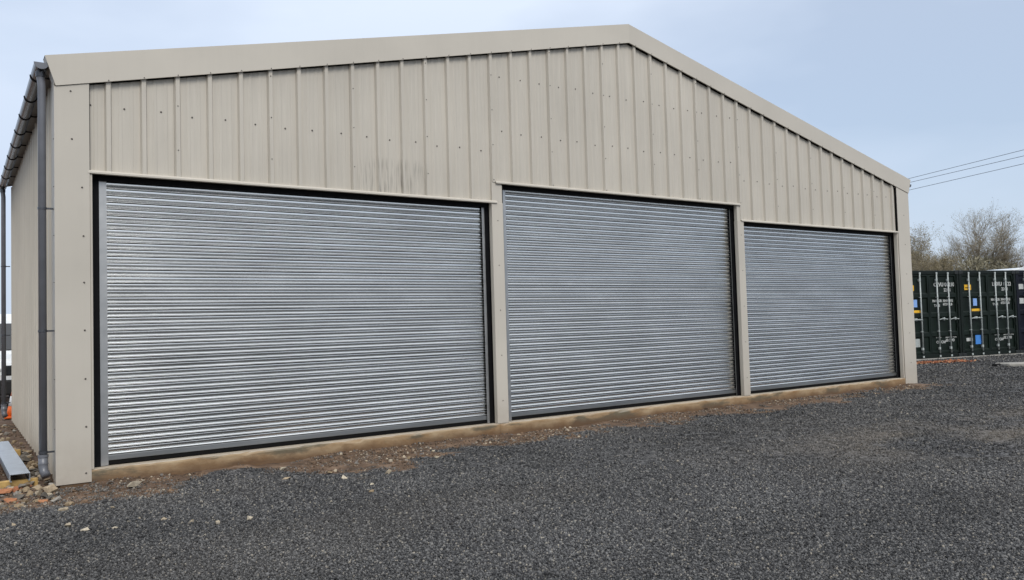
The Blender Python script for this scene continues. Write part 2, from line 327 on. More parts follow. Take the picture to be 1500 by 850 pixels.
# ------------------------------------------------------------------ ground
def axis(dense, step, mid, mstep, far):
    a = list(np.arange(dense[0], dense[1]+1e-6, step))
    lo = [x for x in np.arange(mid[0], dense[0]-mstep*.5, mstep)]
    hi = [x for x in np.arange(dense[1]+mstep, mid[1]+1e-6, mstep)]
    f = [mid[0]-d for d in far[::-1]]; h = [mid[1]+d for d in far]
    return np.array(f+lo+a+hi+h)
FAR = [2, 6, 14, 30, 60, 120, 250, 500, 900]
gx = axis((-3.0, 16.2), .06, (-16, 34), .5, FAR); gy = axis((-2.7, .18), .05, (-20, 22), .5, FAR)
GX, GY = np.meshgrid(gx, gy); GZ = ground_z(GX, GY)
co = np.stack([GX, GY, GZ], -1).reshape(-1, 3); nx, ny = len(gx), len(gy)
idx = np.arange(nx*ny).reshape(ny, nx)
fc = np.stack([idx[:-1,:-1], idx[:-1,1:], idx[1:,1:], idx[1:,:-1]], -1).reshape(-1, 4)
me = bpy.data.meshes.new('ground'); me.from_pydata(co.tolist(), [], fc.tolist())
for f in me.polygons: f.use_smooth = True
a = me.attributes.new('dirt', 'FLOAT', 'POINT'); a.data.foreach_set('value', dirt_mask(GX, GY).ravel().astype(np.float32))
a = me.attributes.new('dusty', 'FLOAT', 'POINT'); a.data.foreach_set('value', (dusty_mask(GX, GY)).ravel().astype(np.float32))
me.update()
obj('ground', me, M['ground'], kind='structure')

# ------------------------------------------------------------------ the building
B = empty('steel_building')
tag(B, 'wide beige clad steel building with low gable roof and three galvanised roller shutters', 'building')
XA, XL, XR, DEP = 7.2, -.485, 14.885, 7.65
def z_bot(x): return 5.553 - .2323*abs(x-XA)          # lower edge of the verge flashing
def z_top(x): return 5.842 - .2300*abs(x-XA)          # upper edge
Z1, Z2 = 2.945, 3.213
JAMB = [(-.152, 4.62), (4.80, 9.56), (9.72, 14.42)]
HEAD = [Z1, Z2, Z1]

RH, RT, RB = .037, .020, .034       # rib height, half top, half base
def profile(x0, x1, ribs, shift=0):
    """front profile (x, y) of a sheet between x0 and x1 with ribs centred at the given x; pans carry faint micro ribs"""
    pts = [(x0, 0.0)]
    rs = sorted(r for r in ribs if x0-RT < r < x1+RT)
    cuts = []
    for r in rs: cuts += [(r-RB, 0), (r-RT, -RH), (r+RT, -RH), (r+RB, 0)]
    pans = []; prev = x0
    for r in rs: pans.append((prev, r-RB)); prev = r+RB
    pans.append((prev, x1))
    for a, b in pans:
        w = b-a
        if w > .2:
            for c in (a+w*.3, a+w*.7):
                cuts += [(c-.020, 0), (c-.013, -.0032), (c+.013, -.0032), (c+.020, 0)]
    cuts = sorted(c for c in cuts if x0+1e-4 < c[0] < x1-1e-4)
    out = [(x0, -RH if any(abs(x0-r) < RT for r in rs) else 0.0)] + cuts + [(x1, -RH if any(abs(x1-r) < RT for r in rs) else 0.0)]
    return out
def sheet(prof, zb, zt, place, thick=None):
    """prof extruded between zb(x) and zt(x); place maps (x, y, z) to a point"""
    bm = bmesh.new(); lo = []; hi = []
    for x, y in prof:
        lo.append(bm.verts.new(place(x, y, zb(x)))); hi.append(bm.verts.new(place(x, y, zt(x))))
    for i in range(len(prof)-1): bm.faces.new((lo[i], lo[i+1], hi[i+1], hi[i]))
    return bm
front = lambda x, y, z: (x, y, z)
RIBS = [k/3 for k in range(-1, 45)]
LAPS = [k/3 for k in range(2, 45, 3)]
edges = [-.30] + [l-RB for l in LAPS] + [14.62]
for i, (a, b) in enumerate(zip(edges, edges[1:])):
    mid = (a+b)/2
    zb = Z2 if 4.62 < mid < 9.62 else Z1
    pr = profile(a, b-.001, RIBS)
    if a < XA < b:      # the apex needs its own point
        pr = sorted(pr+[(XA, 0.0 if not any(abs(XA-r) < RB for r in RIBS) else -RH)])
    # every sheet is laid a hair differently
    dy = random.uniform(-.0015, .0015)
    bm = sheet(pr, lambda x: zb+.004, lambda x: z_bot(x)+.1, lambda x, y, z: (x, y+dy, z))
    obj('wall_panel', bm, M['clad'], B)
# left and right side walls (ribs run up the wall), seven and a half sheets each
EAVE = 3.93
for side, X0, sg in ((0, XL+.045, 1), (1, XR-.045, -1)):
    ys = [.10] + [k+.62 for k in range(0, 7)] + [DEP-.05]
    for a, b in zip(ys, ys[1:]):
        pr = profile(a, b-.001, [k/3+.66-.333 for k in range(0, 24)])
        if side == 0: pl = lambda x, y, z: (X0+y, x, z)
        else: pl = lambda x, y, z: (X0-y, x, z)
        bm = sheet(pr, lambda x: -.10, lambda x: EAVE, pl)
        if side == 0: bmesh.ops.reverse_faces(bm, faces=bm.faces[:])
        obj('side_wall_panel', bm, M['clad'], B)
# rear wall: plain sheets with the gable shape
bm = bmesh.new()
v = [bm.verts.new(c) for c in ((XL+.03, DEP, -.1), (XR-.03, DEP, -.1), (XR-.03, DEP, EAVE), (XA, DEP, 5.6), (XL+.03, DEP, EAVE))]
bm.faces.new(v); obj('rear_wall', bm, M['clad'], B)
# roof slopes and ridge
for s in (-1, 1):
    xe = XL-.06 if s < 0 else XR+.06
    for k in range(8):
        y0 = -.03+k*.965; y1 = y0+.962
        bm = bmesh.new()
        P = [(XA, z_top(XA)-.035), (xe, z_top(xe)-.035), (xe, z_top(xe)-.075), (XA, z_top(XA)-.075)]
        prism(bm, P, 'y', y0, y1)
        for r in range(3):
            yr = y0+.16+r*.32
            prism(bm, [(XA, z_top(XA)-.002), (xe, z_top(xe)-.002), (xe, z_top(xe)-.0345), (XA, z_top(XA)-.0345)], 'y', yr-.02, yr+.02)
        obj('roof_panel', recalc(bm), M['roof'], B)
bm = bmesh.new(); prism(bm, [(XA-.2, z_top(XA-.2)+.004), (XA, z_top(XA)+.006), (XA+.2, z_top(XA+.2)+.004), (XA+.2, z_top(XA+.2)-.004), (XA, z_top(XA)-.004), (XA-.2, z_top(XA-.2)-.004)], 'y', -.02, DEP+.02)
obj('ridge_cap', recalc(bm), M['roof'], B)

# verge flashing: two folded pieces butting at the apex
for s in (-1, 1):
    bm = bmesh.new()
    xo_t, xo_b = (-.563, -.470) if s < 0 else (14.985, 14.890)
    F = [(XA, z_bot(XA)), (XA, z_top(XA)), (xo_t, z_top(xo_t)), (xo_b, z_bot(xo_b))]
    # front face slightly folded at the bottom (drip), thin sheet with depth
    yF, yB = -.066, -.046
    a_ = [bm.verts.new((x, yF, z)) for x, z in F]; c_ = [bm.verts.new((x, yB, z)) for x, z in F]
    bm.faces.new(a_); bm.faces.new(c_[::-1])
    for i in range(4): bm.faces.new((a_[i], a_[(i+1)%4], c_[(i+1)%4], c_[i]))
    # return over the roof edge
    t_ = [bm.verts.new((XA, yB, z_top(XA))), bm.verts.new((xo_t, yB, z_top(xo_t))), bm.verts.new((xo_t, .12, z_top(xo_t)+.001)), bm.verts.new((XA, .12, z_top(XA)+.001))]
    bm.faces.new(t_)
    obj('verge_flashing', recalc(bm), M['trim'], B)
    # end box of the verge at the eaves
    bm = bmesh.new()
    if s < 0: prism(bm, [(xo_t+.004, z_top(xo_t)-.005), (xo_t+.012, z_top(xo_t)-.005), (xo_b+.010, z_bot(xo_b)), (xo_b+.002, z_bot(xo_b))], 'y', -.0415, .12)
    else: prism(bm, [(xo_t-.004, z_top(xo_t)-.005), (xo_t-.012, z_top(xo_t)-.005), (xo_b-.010, z_bot(xo_b)), (xo_b-.002, z_bot(xo_b))], 'y', -.0415, .12)
    obj('verge_end', recalc(bm), M['trim'], B)

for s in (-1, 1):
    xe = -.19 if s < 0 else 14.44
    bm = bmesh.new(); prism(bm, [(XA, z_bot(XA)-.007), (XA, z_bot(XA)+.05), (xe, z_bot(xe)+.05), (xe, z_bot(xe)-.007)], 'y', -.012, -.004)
    obj('shadow_line_strip', recalc(bm), M['rubber'], B)  # black foam filler, dropped below the flashing to darken its shadow line
obj('shadow_line_strip', bbox(-.182, -.169, -.030, -.004, Z1+.03, z_bot(-.19)-.02), M['rubber'], B)  # black strip in place of the shade along the left flashing edge
obj('shadow_line_strip', bbox(14.438, 14.452, -.040, -.004, Z1+.03, z_bot(14.45)-.02), M['rubber'], B)  # same black strip for the shade at the right flashing edge
# corner flashings (folded L sheets) and door post covers
def lpost(x0, x1, zt0, zt1, zb, yf=-.054, back=.15, side='l', t=.004):
    bm = bmesh.new()
    # front
    A = [(x0, zb), (x1, zb), (x1, zt1), (x0, zt0)]
    f = [bm.verts.new((x, yf, z)) for x, z in A]; k = [bm.verts.new((x, yf+t, z)) for x, z in A]
    bm.faces.new(f); bm.faces.new(k[::-1])
    for i in range(4): bm.faces.new((f[i], f[(i+1)%4], k[(i+1)%4], k[i]))
    return bm
bm = lpost(XL, JAMB[0][0]-.025, z_bot(XL)-.004, z_bot(JAMB[0][0]-.025)-.004, -.116)
box(bm, XL, XL+.004, -.0495, .16, -.116, EAVE-.05)
box(bm, JAMB[0][0]-.029, JAMB[0][0]-.025, -.0495, -.030, -.116, Z1-.004)
obj('corner_flashing', recalc(bm), M['trim'], B)
bm = lpost(14.45, XR, z_bot(14.45)-.004, z_bot(XR)-.004, -.135)
box(bm, XR-.004, XR, -.0495, .16, -.135, EAVE-.05)
obj('corner_flashing', recalc(bm), M['trim'], B)
# jamb linings: left jamb, two posts, right jamb
def lining(x0, x1, head0, head1):
    """box cover of a post, front face plus both returns"""
    h = min(head0, head1)-.004
    bm = bbox(x0, x1, -.040, .035, .0, h, .004)
    return bm
obj('post_cover', lining(JAMB[0][1], JAMB[1][0], Z1, Z2), M['trim'], B)
obj('post_cover', lining(JAMB[1][1], JAMB[2][0], Z2, Z1), M['trim'], B)
obj('post_cover', lining(JAMB[2][1], 14.60, Z1, Z1), M['trim'], B)
obj('post_cover', lining(JAMB[0][0]-.023, JAMB[0][0], Z1, Z1), M['trim'], B)
# small upstands that close the step between the two head heights
for x0, x1 in ((4.632, 4.795), (9.565, 9.715)):
    obj('post_cover_extension', bbox(x0, x1, -.030, .030, Z1-.002, Z2+.003), M['trim'], B)
# head flashings over each door: a folded drip
for (a, b), h in zip(((-.192, 4.70), (4.69, 9.645), (9.655, 14.46)), HEAD):
    bm = bmesh.new()
    prism(bm, [(-.058, h-.012), (-.058, h+.004), (-.040, h+.022), (-.004, h+.024), (-.004, h+.018), (-.036, h+.014), (-.048, h+.002), (-.048, h-.012)], 'x', a, b)
    box(bm, a+.01, b-.01, -.0475, .040, h-.006, h-.002)
    obj('head_flashing', recalc(bm), M['trim'], B)
# black steel jambs behind the covers
for (a, b), h in zip(JAMB, HEAD):
    obj('steel_jamb', bbox(a-.03, a+.072, .066, .20, .002, h+.25), M['black'], B)
    obj('steel_jamb', bbox(b-.050, b+.06, .066, .20, .002, h+.25), M['black'], B)
    obj('lintel', bbox(a-.02, b+.02, .10, .30, h+.05, h+.30), M['black'], B)
obj('blackout_sheet', bbox(-.3, 14.7, .32, .36, .0, 3.7), M['black'], B)  # unseen black sheet added to stop light leaking in behind the doors

# concrete plinth, in three pours
pl = [(-.19, 4.655), (4.658, 9.62), (9.623, 14.50)]
for a, b in pl:
    bm = bmesh.new(); n_ = max(2, int((b-a)/.06))
    prof = [(-.047, -.40), (-.050, -.02), (-.042, -.004), (-.030, .0), (.34, .0)]
    rows = []
    for i in range(n_+1):
        x = a+(b-a)*i/n_
        rows.append([bm.verts.new((x, y + (float(fbm(x*2.2, z*9, 81))-.5)*.03*(y < 0), z + (float(fbm(x*7, 0, 83))-.5)*.016*(0 > z > -.1) - .012*max(0, float(vnoise(x*5.3, 2, 85))-.78)*8*(-.03 < z < 0))) for y, z in prof])
    for r0, r1 in zip(rows, rows[1:]):
        for j in range(len(prof)-1): bm.faces.new((r0[j], r1[j], r1[j+1], r0[j+1]))
    bm.faces.new(rows[0]); bm.faces.new(rows[-1][::-1])
    obj('concrete_plinth', recalc(bm), M['conc'], B, smooth=False)
obj('concrete_plinth', bbox(XL+.035, -.193, -.043, .4, -.4, -.05, .006), M['conc'], B)
obj('concrete_plinth', bbox(14.503, XR-.03, -.043, .4, -.4, -.06, .006), M['conc'], B)
obj('concrete_plinth', bbox(XL+.03, XL+.25, .403, DEP-.02, -.4, -.095, .006), M['conc'], B)

# roller shutters
YD, PITCH = .105, .0695
# rolled knuckle at the foot of each lath, then its slightly hollow face and the slot under the next knuckle
ROLL = [(.0050, .0004), (-.0030, .0030), (-.0085, .0075), (-.0128, .0118), (-.0142, .0140), (-.0132, .0162), (-.0088, .0212), (-.0030, .0268), (.0040, .0296)]
FACE = [(.0070, .0314), (.0006, .0318), (-.0006, .0350), (-.0016, .0430), (-.0020, .0520), (-.0022, .0580), (-.0018, .0622), (.0070, .0628)]
def slat_mesh(w):
    bm = bmesh.new(); segs = 6
    for strip in (ROLL, FACE):
        rows = [[bm.verts.new((w*i/segs, y, z)) for y, z in strip] for i in range(segs+1)]
        for a, b in zip(rows, rows[1:]):
            for j in range(len(strip)-1):
                f = bm.faces.new((a[j], b[j], b[j+1], a[j+1])); f.smooth = True
    m_ = bpy.data.meshes.new('slat'); bm.to_mesh(m_); bm.free(); m_.materials.append(M['galv']); return m_
SL = [(-.015, 4.535, -.078, 4.590), (4.915, 9.505, 4.857, 9.556), (9.838, 14.375, 9.78, 14.42)]
for (s0, s1, g0, g1), h in zip(SL, HEAD):
    sh = obj('roller_shutter', bbox(s0-.02, s1+.02, YD+.03, YD+.04, .05, h+.12), M['black'], B)  # black backing sheet, seen through the slots as the shade between laths
    mesh = slat_mesh(s1-s0+.02); z = .105; k = 0
    while z < h+.05:
        obj('slat', mesh, None, sh, (s0-.01, YD+random.gauss(0, .0006), z+random.gauss(0, .0006)), (random.gauss(0, radians(.6)), random.gauss(0, .00012), random.gauss(0, .00012)))
        z += PITCH; k += 1
    obj('bottom_rail', bbox(s0-.008, s1+.008, YD-.016, YD+.012, .052, .104, .003), M['rail'], sh)
    obj('rubber_seal', bbox(s0-.006, s1+.006, YD-.008, YD+.006, .012, .0515), M['rubber'], sh)
    obj('head_shade_strip', bbox(s0-.07, s1+.06, .042, .066, h-.064, h+.06), M['black'], sh)  # black band added as the shade under the head, also darkens top slats
    for a, b in ((g0, s0+.006), (s1-.006, g1)):
        bm = bmesh.new(); box(bm, a, b, YD-.030, YD-.026, .006, h+.02)
        if a == g0: box(bm, a, a+.004, YD-.0255, YD+.05, .006, h+.02)
        else: box(bm, b-.004, b, YD-.0255, YD+.05, .006, h+.02)
        obj('guide_rail', bm, M['guide'], sh)

# fixing screws: pan screws, stitching screws on the laps, screws of the flashings
bm = bmesh.new()
def cap(x, y, z, r=.0105, ax='y'):
    n_ = 6; d = .007
    def p_(a, rr, q): return (x+rr*cos(a), y-q, z+rr*sin(a)) if ax == 'y' else (x-q, y+rr*cos(a), z+rr*sin(a))
    A = [bm.verts.new(p_(2*pi*k/n_, r, 0)) for k in range(n_)]; C = [bm.verts.new(p_(2*pi*k/n_, r*.7, d)) for k in range(n_)]
    for k in range(n_): bm.faces.new((A[k], A[(k+1)%n_], C[(k+1)%n_], C[k]))
    bm.faces.new(C)
for k in range(-1, 44):
    x = k/3+1/6
    if x < -.2 or x > 14.4: continue
    rows = [3.64] if (x < 4.66 or x > 9.66) else [3.92, 4.69]
    if 2.9 < x < 4.66 or 9.66 < x < 11.3: rows = [3.64]
    for zr in rows:
        if zr < z_bot(x)-.08: cap(x+random.uniform(-.02, .02), -.002, zr+random.uniform(-.015, .015))
for x in LAPS:
    z0 = 3.25
    while z0 < z_bot(x)-.02:
        if z0 > (Z2 if 4.7 < x < 9.6 else Z1): cap(x, -RH-.001, z0, .007)
        z0 += .474
for x, z in ((-.341, 3.737), (-.332, 3.26), (-.245, 2.784), (-.235, 2.3), (-.232, 1.84), (-.229, 1.368), (-.226, .892), (-.222, .424), (-.225, -.027)): cap(x, -.0545, z, .010)
for z in (.3, .9, 1.5, 2.1, 2.7, 3.3):
    cap(14.68, -.0545, z, .008); cap(4.71, -.0405, z, .007) if z < 2.9 else None; cap(9.64, -.0405, z, .007) if z < 2.9 else None
for k in range(0, 44): cap(k/3, -.0665, z_bot(k/3)+.012, .006)
for z in (.42, .9, 1.37, 1.84, 2.3, 2.78, 3.25): cap(XL-.0005, -.02, z, .006, 'x')
obj('fixing_screws', recalc(bm), M['screw'], B, kind='stuff')

# eaves gutter with brackets, downpipes
GXc, GZt, GR = -.590, 3.985, .060
g = empty('eaves_gutter', (GXc, .0, GZt)); tag(g, 'dark grey half-round plastic gutter along the left eaves', 'gutter')
bm = bmesh.new(); rows = []
for y in (-.045, DEP+.02):
    o_ = [(GR*cos(a), GR*sin(a)) for a in [pi+pi*k/12 for k in range(13)]]; i_ = [((GR-.004)*cos(a), (GR-.004)*sin(a)) for a in [2*pi-pi*k/12 for k in range(13)]]
    rows.append([bm.verts.new((x, y, z)) for x, z in o_+i_])
n_ = len(rows[0])
for k in range(n_): bm.faces.new((rows[0][k], rows[0][(k+1)%n_], rows[1][(k+1)%n_], rows[1][k]))
obj('channel', recalc(bm), M['gutter'], g)
for y in (-.052, DEP+.014):
    bm = bmesh.new(); prism(bm, [((GR+.004)*cos(pi+pi*k/12), (GR+.004)*sin(pi+pi*k/12)) for k in range(13)], 'y', y, y+.012); obj('end_cap', recalc(bm), M['pvc'], g)
for k in range(9):
    y = .42+k*.865; bm = bmesh.new(); R2 = GR+.007
    poly = [(R2*cos(pi+pi*j/14), R2*sin(pi+pi*j/14)) for j in range(15)] + [((GR+.001)*cos(2*pi-pi*j/14), (GR+.001)*sin(2*pi-pi*j/14)) for j in range(15)]
    A = [bm.verts.new((x, y, z)) for x, z in poly]; C = [bm.verts.new((x, y+.035, z)) for x, z in poly]
    for j in range(30): bm.faces.new((A[j], A[(j+1)%30], C[(j+1)%30], C[j]))
    for j in range(14):
        bm.faces.new((A[j], A[j+1], A[28-j], A[29-j])); bm.faces.new((C[j], C[j+1], C[28-j], C[29-j]))
    box(bm, GR+.003, GR+.08, y, y+.035, -.02, -.008)
    obj('gutter_bracket', recalc(bm), M['black'], g)
def downpipe(y, label, x=-.580, shoe=True):
    d = empty('downpipe', (x, y, gz(x, y))); tag(d, label, 'downpipe')
    z0 = -gz(x, y)
    bm = bmesh.new(); tube(bm, [(GXc-x, 0, GZt-GR+.004+z0), (GXc-x, 0, GZt-GR-.05+z0), (0, 0, GZt-GR-.14+z0), (0, 0, .10+z0)], .0355, 18)
    obj('pipe', recalc(bm), M['pvc'], d, smooth=True)
    bm = bmesh.new(); tube(bm, [(GXc-x, 0, GZt-GR-.005+z0), (GXc-x, 0, GZt-GR-.055+z0)], .043, 18); obj('outlet', recalc(bm), M['gutter'], d)
    bm = bmesh.new(); tube(bm, [(0, 0, .17+z0), (0, 0, .07+z0), (.004, -.012, .02+z0), (.02, -.05, -.02+z0)], .0415, 18); obj('shoe', recalc(bm), M['pvc'], d, smooth=True)
    bm = bmesh.new(); tube(bm, [(0, 0, .18+z0), (0, 0, .155+z0)], .046, 18); tube(bm, [(0, 0, .10+z0), (0, 0, .088+z0)], .0455, 18); obj('collar', recalc(bm), M['pvc'], d)
    for z in (.19, 1.36, 2.56):
        bm = bmesh.new(); tube(bm, [(0, 0, z+z0), (0, 0, z+.022+z0)], .0405, 16); box(bm, .036, .098, -.014, .014, z+.003+z0, z+.019+z0); obj('pipe_clip', recalc(bm), M['gutter'], d)
downpipe(.06, 'grey round downpipe at the front corner of the beige building')
downpipe(DEP-.08, 'grey round downpipe at the far end of the side wall')
# stub of the right-hand gutter that shows past the gable
gr_ = empty('eaves_gutter', (XR+.115, .0, 3.965)); tag(gr_, 'end of the gutter showing past the right gable corner', 'gutter')
bm = bmesh.new(); rows = []
for y in (-.03, DEP):
    rows.append([bm.verts.new((x, y, z)) for x, z in [(GR*cos(pi+pi*k/12), GR*sin(pi+pi*k/12)) for k in range(13)]+[((GR-.004)*cos(2*pi-pi*k/12), (GR-.004)*sin(2*pi-pi*k/12)) for k in range(13)]])
for k in range(26): bm.faces.new((rows[0][k], rows[0][(k+1)%26], rows[1][(k+1)%26], rows[1][k]))
obj('channel', recalc(bm), M['gutter'], gr_)
bm = bmesh.new(); prism(bm, [((GR+.004)*cos(pi+pi*k/12), (GR+.004)*sin(pi+pi*k/12)) for k in range(13)], 'y', -.036, -.024); obj('end_cap', recalc(bm), M['gutter'], gr_)

# ------------------------------------------------------------------ shipping containers
M['cgreen'] = simple('dark_green_container_paint', (.0045,.0085,.006), .5, vary=.35, scale=3, spec=.22)
M['cgreen2'] = simple('dark_green_container_panel', (.005,.0105,.007), .5, vary=.35, scale=3, spec=.22)
M['cnavy'] = simple('navy_container_paint', (.003,.004,.010), .5, vary=.35, scale=3, spec=.22)
M['rod'] = simple('galvanised_lock_rod', (.40,.43,.41), .5, metal=.2, vary=.2, scale=20)
M['white'] = simple('white_lettering', (.46,.47,.45), .7, vary=.15, scale=30)
M['yellow'] = simple('yellow_sticker', (.75,.42,.02), .6); M['sblue'] = simple('blue_plate', (.05,.22,.60), .6); M['lblue'] = simple('pale_blue_plate', (.22,.38,.72), .6)
M['casting'] = simple('corner_casting', (.006,.009,.008), .6, vary=.3)
def text_mesh(s, size):
    cu = bpy.data.curves.new('lettering', 'FONT'); cu.body = s; cu.size = size; cu.extrude = .0015; cu.space_line = 1.05; cu.resolution_u = 2; cu.offset = size*.03
    o = bpy.data.objects.new('tmp', cu); COL.objects.link(o)
    dg = bpy.context.evaluated_depsgraph_get(); m_ = bpy.data.meshes.new_from_object(o.evaluated_get(dg))
    bpy.data.objects.remove(o); return m_
def container(loc, rz, paint, panel, label, texts, stickers):
    c = empty('shipping_container', loc, rz); tag(c, label, 'container', 'containers standing in a row')
    Wd, H, Ln = 2.438, 2.591, 6.058
    # frame
    for x0, x1 in ((.003, .085), (Wd-.085, Wd-.003)):
        for y0, y1 in ((0, .1), (Ln-.1, Ln)): obj('corner_post', bbox(x0, x1, y0, y1, .118, H-.118, .01), paint, c)
    for x0 in (0, Wd-.162):
        for y0 in (-.008, Ln-.17):
            for z0 in (0, H-.118): obj('corner_casting', bbox(x0, x0+.162, y0, y0+.178, z0, z0+.118, .012, 2), M['casting'], c)
    obj('door_header', bbox(.163, Wd-.163, .01, .10, H-.11, H-.004, .008), paint, c)
    obj('door_sill', bbox(.163, Wd-.163, .01, .12, .02, .14, .008), paint, c)
    # corrugated sides, ribbed roof, plain rear
    for x, sg in ((.04, 1), (Wd-.04, -1)):
        bm = bmesh.new(); pts = []; y = .1; k = 0
        while y < Ln-.1:
            for dy, d in ((0, 0), (.07, 0), (.138, .036), (.208, .036)):
                if y+dy < Ln-.1: pts.append((x+sg*d, y+dy))
            y += .278
        pts.append((x, Ln-.1))
        lo = [bm.verts.new((px, py, .12)) for px, py in pts]; hi = [bm.verts.new((px, py, H-.06)) for px, py in pts]
        for i in range(len(pts)-1): bm.faces.new((lo[i], lo[i+1], hi[i+1], hi[i]))
        obj('side_wall', bm, paint, c)
        obj('top_side_rail', bbox(x-.03, x+.03, .17, Ln-.17, H-.06, H-.005), paint, c)
        obj('bottom_side_rail', bbox(x-.03, x+.03, .17, Ln-.17, .02, .12), paint, c)
    bm = bmesh.new(); pts = []; y = .1
    while y < Ln-.1:
        for dy, d in ((0, 0), (.09, 0), (.11, -.02), (.19, -.02)): pts.append((min(y+dy, Ln-.1), d))
        y += .21
    lo = [bm.verts.new((.03, py, H-.02+d)) for py, d in pts]; hi = [bm.verts.new((Wd-.03, py, H-.02+d)) for py, d in pts]
    for i in range(len(pts)-1): bm.faces.new((lo[i], lo[i+1], hi[i+1], hi[i]))
    obj('roof_sheet', bm, paint, c)
    obj('rear_wall', bbox(.085, Wd-.085, Ln-.06, Ln-.02, .12, H-.1), paint, c)
    obj('floor', bbox(.07, Wd-.07, .13, Ln-.07, .13, .16), paint, c)
    # two doors with pressed horizontal bands, lock rods, handles
    for d, (x0, x1) in enumerate(((.095, Wd/2-.006), (Wd/2+.006, Wd-.095))):
        bm = bmesh.new(); zz = [.15, .20, .23, .62, .66, .76, .80, 1.19, 1.23, 1.33, 1.37, 1.76, 1.80, 1.90, 1.94, 2.40, 2.43, H-.118]
        dep = [0, 0, .03, .03, 0, 0, .03, .03, 0, 0, .03, .03, 0, 0, .03, .03, 0, 0]
        A = [bm.verts.new((x0+.05, .03+q, z)) for z, q in zip(zz, dep)]; C = [bm.verts.new((x1-.05, .03+q, z)) for z, q in zip(zz, dep)]
        for i in range(len(zz)-1): bm.faces.new((A[i], C[i], C[i+1], A[i+1]))
        box(bm, x0, x0+.05, .028, .075, .15, H-.118); box(bm, x1-.05, x1, .028, .075, .15, H-.118)
        dr = obj('door', bm, panel, c)
        for z in (.35, .95, 1.65, 2.25):
            xh = x0-.004 if d == 0 else x1+.004
            bm = bmesh.new(); tube(bm, [(xh, .012, z-.06), (xh, .012, z+.06)], .018, 8); box(bm, xh-.05, xh+.05, .018, .027, z-.04, z+.04); obj('hinge', bm, paint, dr)
        for xr in (x0+.30, x0+.76):
            bm = bmesh.new(); tube(bm, [(xr, .0, .16), (xr, .0, H-.06)], .021, 8); obj('lock_rod', bm, M['rod'], dr, smooth=True)
            for z in (.07, H-.085): obj('rod_cam', bbox(xr-.03, xr+.03, -.018, .008, z-.03, z+.03, .006), M['rod'], dr)
            for z in (.30, .80, 1.80, 2.30): obj('rod_keeper', bbox(xr-.05, xr+.014, -.024, .029, z-.035 if z in (.3, 2.3) else z-.012, z+.035 if z in (.3, 2.3) else z+.012, .004), M['rod'], dr)
        for xr, sgn in ((x0+.30, 1), (x0+.76, -1 if d == 0 else 1)):
            bm = bmesh.new(); tube(bm, [(xr, -.03, 1.14), (xr+sgn*.12, -.035, 1.165), (xr+sgn*.38*(1 if sgn < 0 or d == 0 else .9), -.03, 1.145)], .013, 6); obj('handle', bm, M['rod'], dr)
            obj('handle_latch', bbox(xr+sgn*.22-.03, xr+sgn*.22+.03, -.022, .028, 1.12, 1.20, .005), M['rod'], dr)
    for s, x, z, size in texts:
        obj('lettering', text_mesh(s, size), M['white'], c, (x, .058, z), (pi/2, 0, 0))
    for (x0, x1, z0, z1, mk, nm) in stickers:
        st = obj(nm, bbox(x0, x1, .050, .058, z0, z1), M[mk], c)
        if nm == 'warning_sticker':
            obj('sticker_print', text_mesh('DANGER', (x1-x0)*.2), M['casting'], st, (x0+(x1-x0)*.08, .0485, (z0+z1)/2-.03), (pi/2, 0, 0))
    return c
CA = -.22; CP = Vector((23.451, 3.252, 0)); CDV = Vector((cos(CA), sin(CA), 0))*2.452
TX = lambda a: [(a, 1.46, 2.12, .16), ('22G1', 1.86, 1.97, .13), ('MAX GR', 1.38, 1.66, .10), ('TARE', 1.44, 1.52, .10), ('30480 KG\n67200 LB', 1.80, 1.66, .10), ('NET', 1.46, .60, .12), ('CU CAP', 1.46, .44, .11), ('28280 KG\n33.2 M3', 1.84, .60, .11)]
ST = [(.36, .66, 2.00, 2.16, 'yellow', 'warning_sticker'), (.60, .76, 1.52, 1.74, 'lblue', 'data_plate'), (.52, .88, 1.33, 1.43, 'yellow', 'yellow_plate')]
for k, (pa, pn, lb, tx, st) in enumerate((
    ('cgreen', 'cgreen2', 'dark green shipping container half hidden behind the beige building corner', TX('CLVU 002108'), ST+[(.28, .44, .46, .56, 'white', 'white_plate'), (.62, .80, .36, .60, 'rod', 'grey_plate')]),
    ('cgreen', 'cgreen2', 'dark green shipping container with a large blue plate low on its left door', TX('LNXU 1F 220'), [(.26, .54, 2.00, 2.16, 'yellow', 'warning_sticker')]+ST[1:]+[(.62, .86, .36, .66, 'sblue', 'blue_plate'), (.24, .50, .46, .56, 'white', 'white_plate')]),
    ('cnavy', 'cnavy', 'dark navy shipping container at the open end of the container row', TX('CLVU 003115'), [(.16, .40, 2.00, 2.16, 'white', 'white_plate'), (.16, .40, 1.55, 1.72, 'white', 'white_plate'), ]))):
    q = CP + CDV*(k-1); zc = max(gz(q.x, q.y), gz(q.x+2.4, q.y-.5))
    container((q.x, q.y, zc+.012), CA, M[pa], M[pn], lb, tx, st)

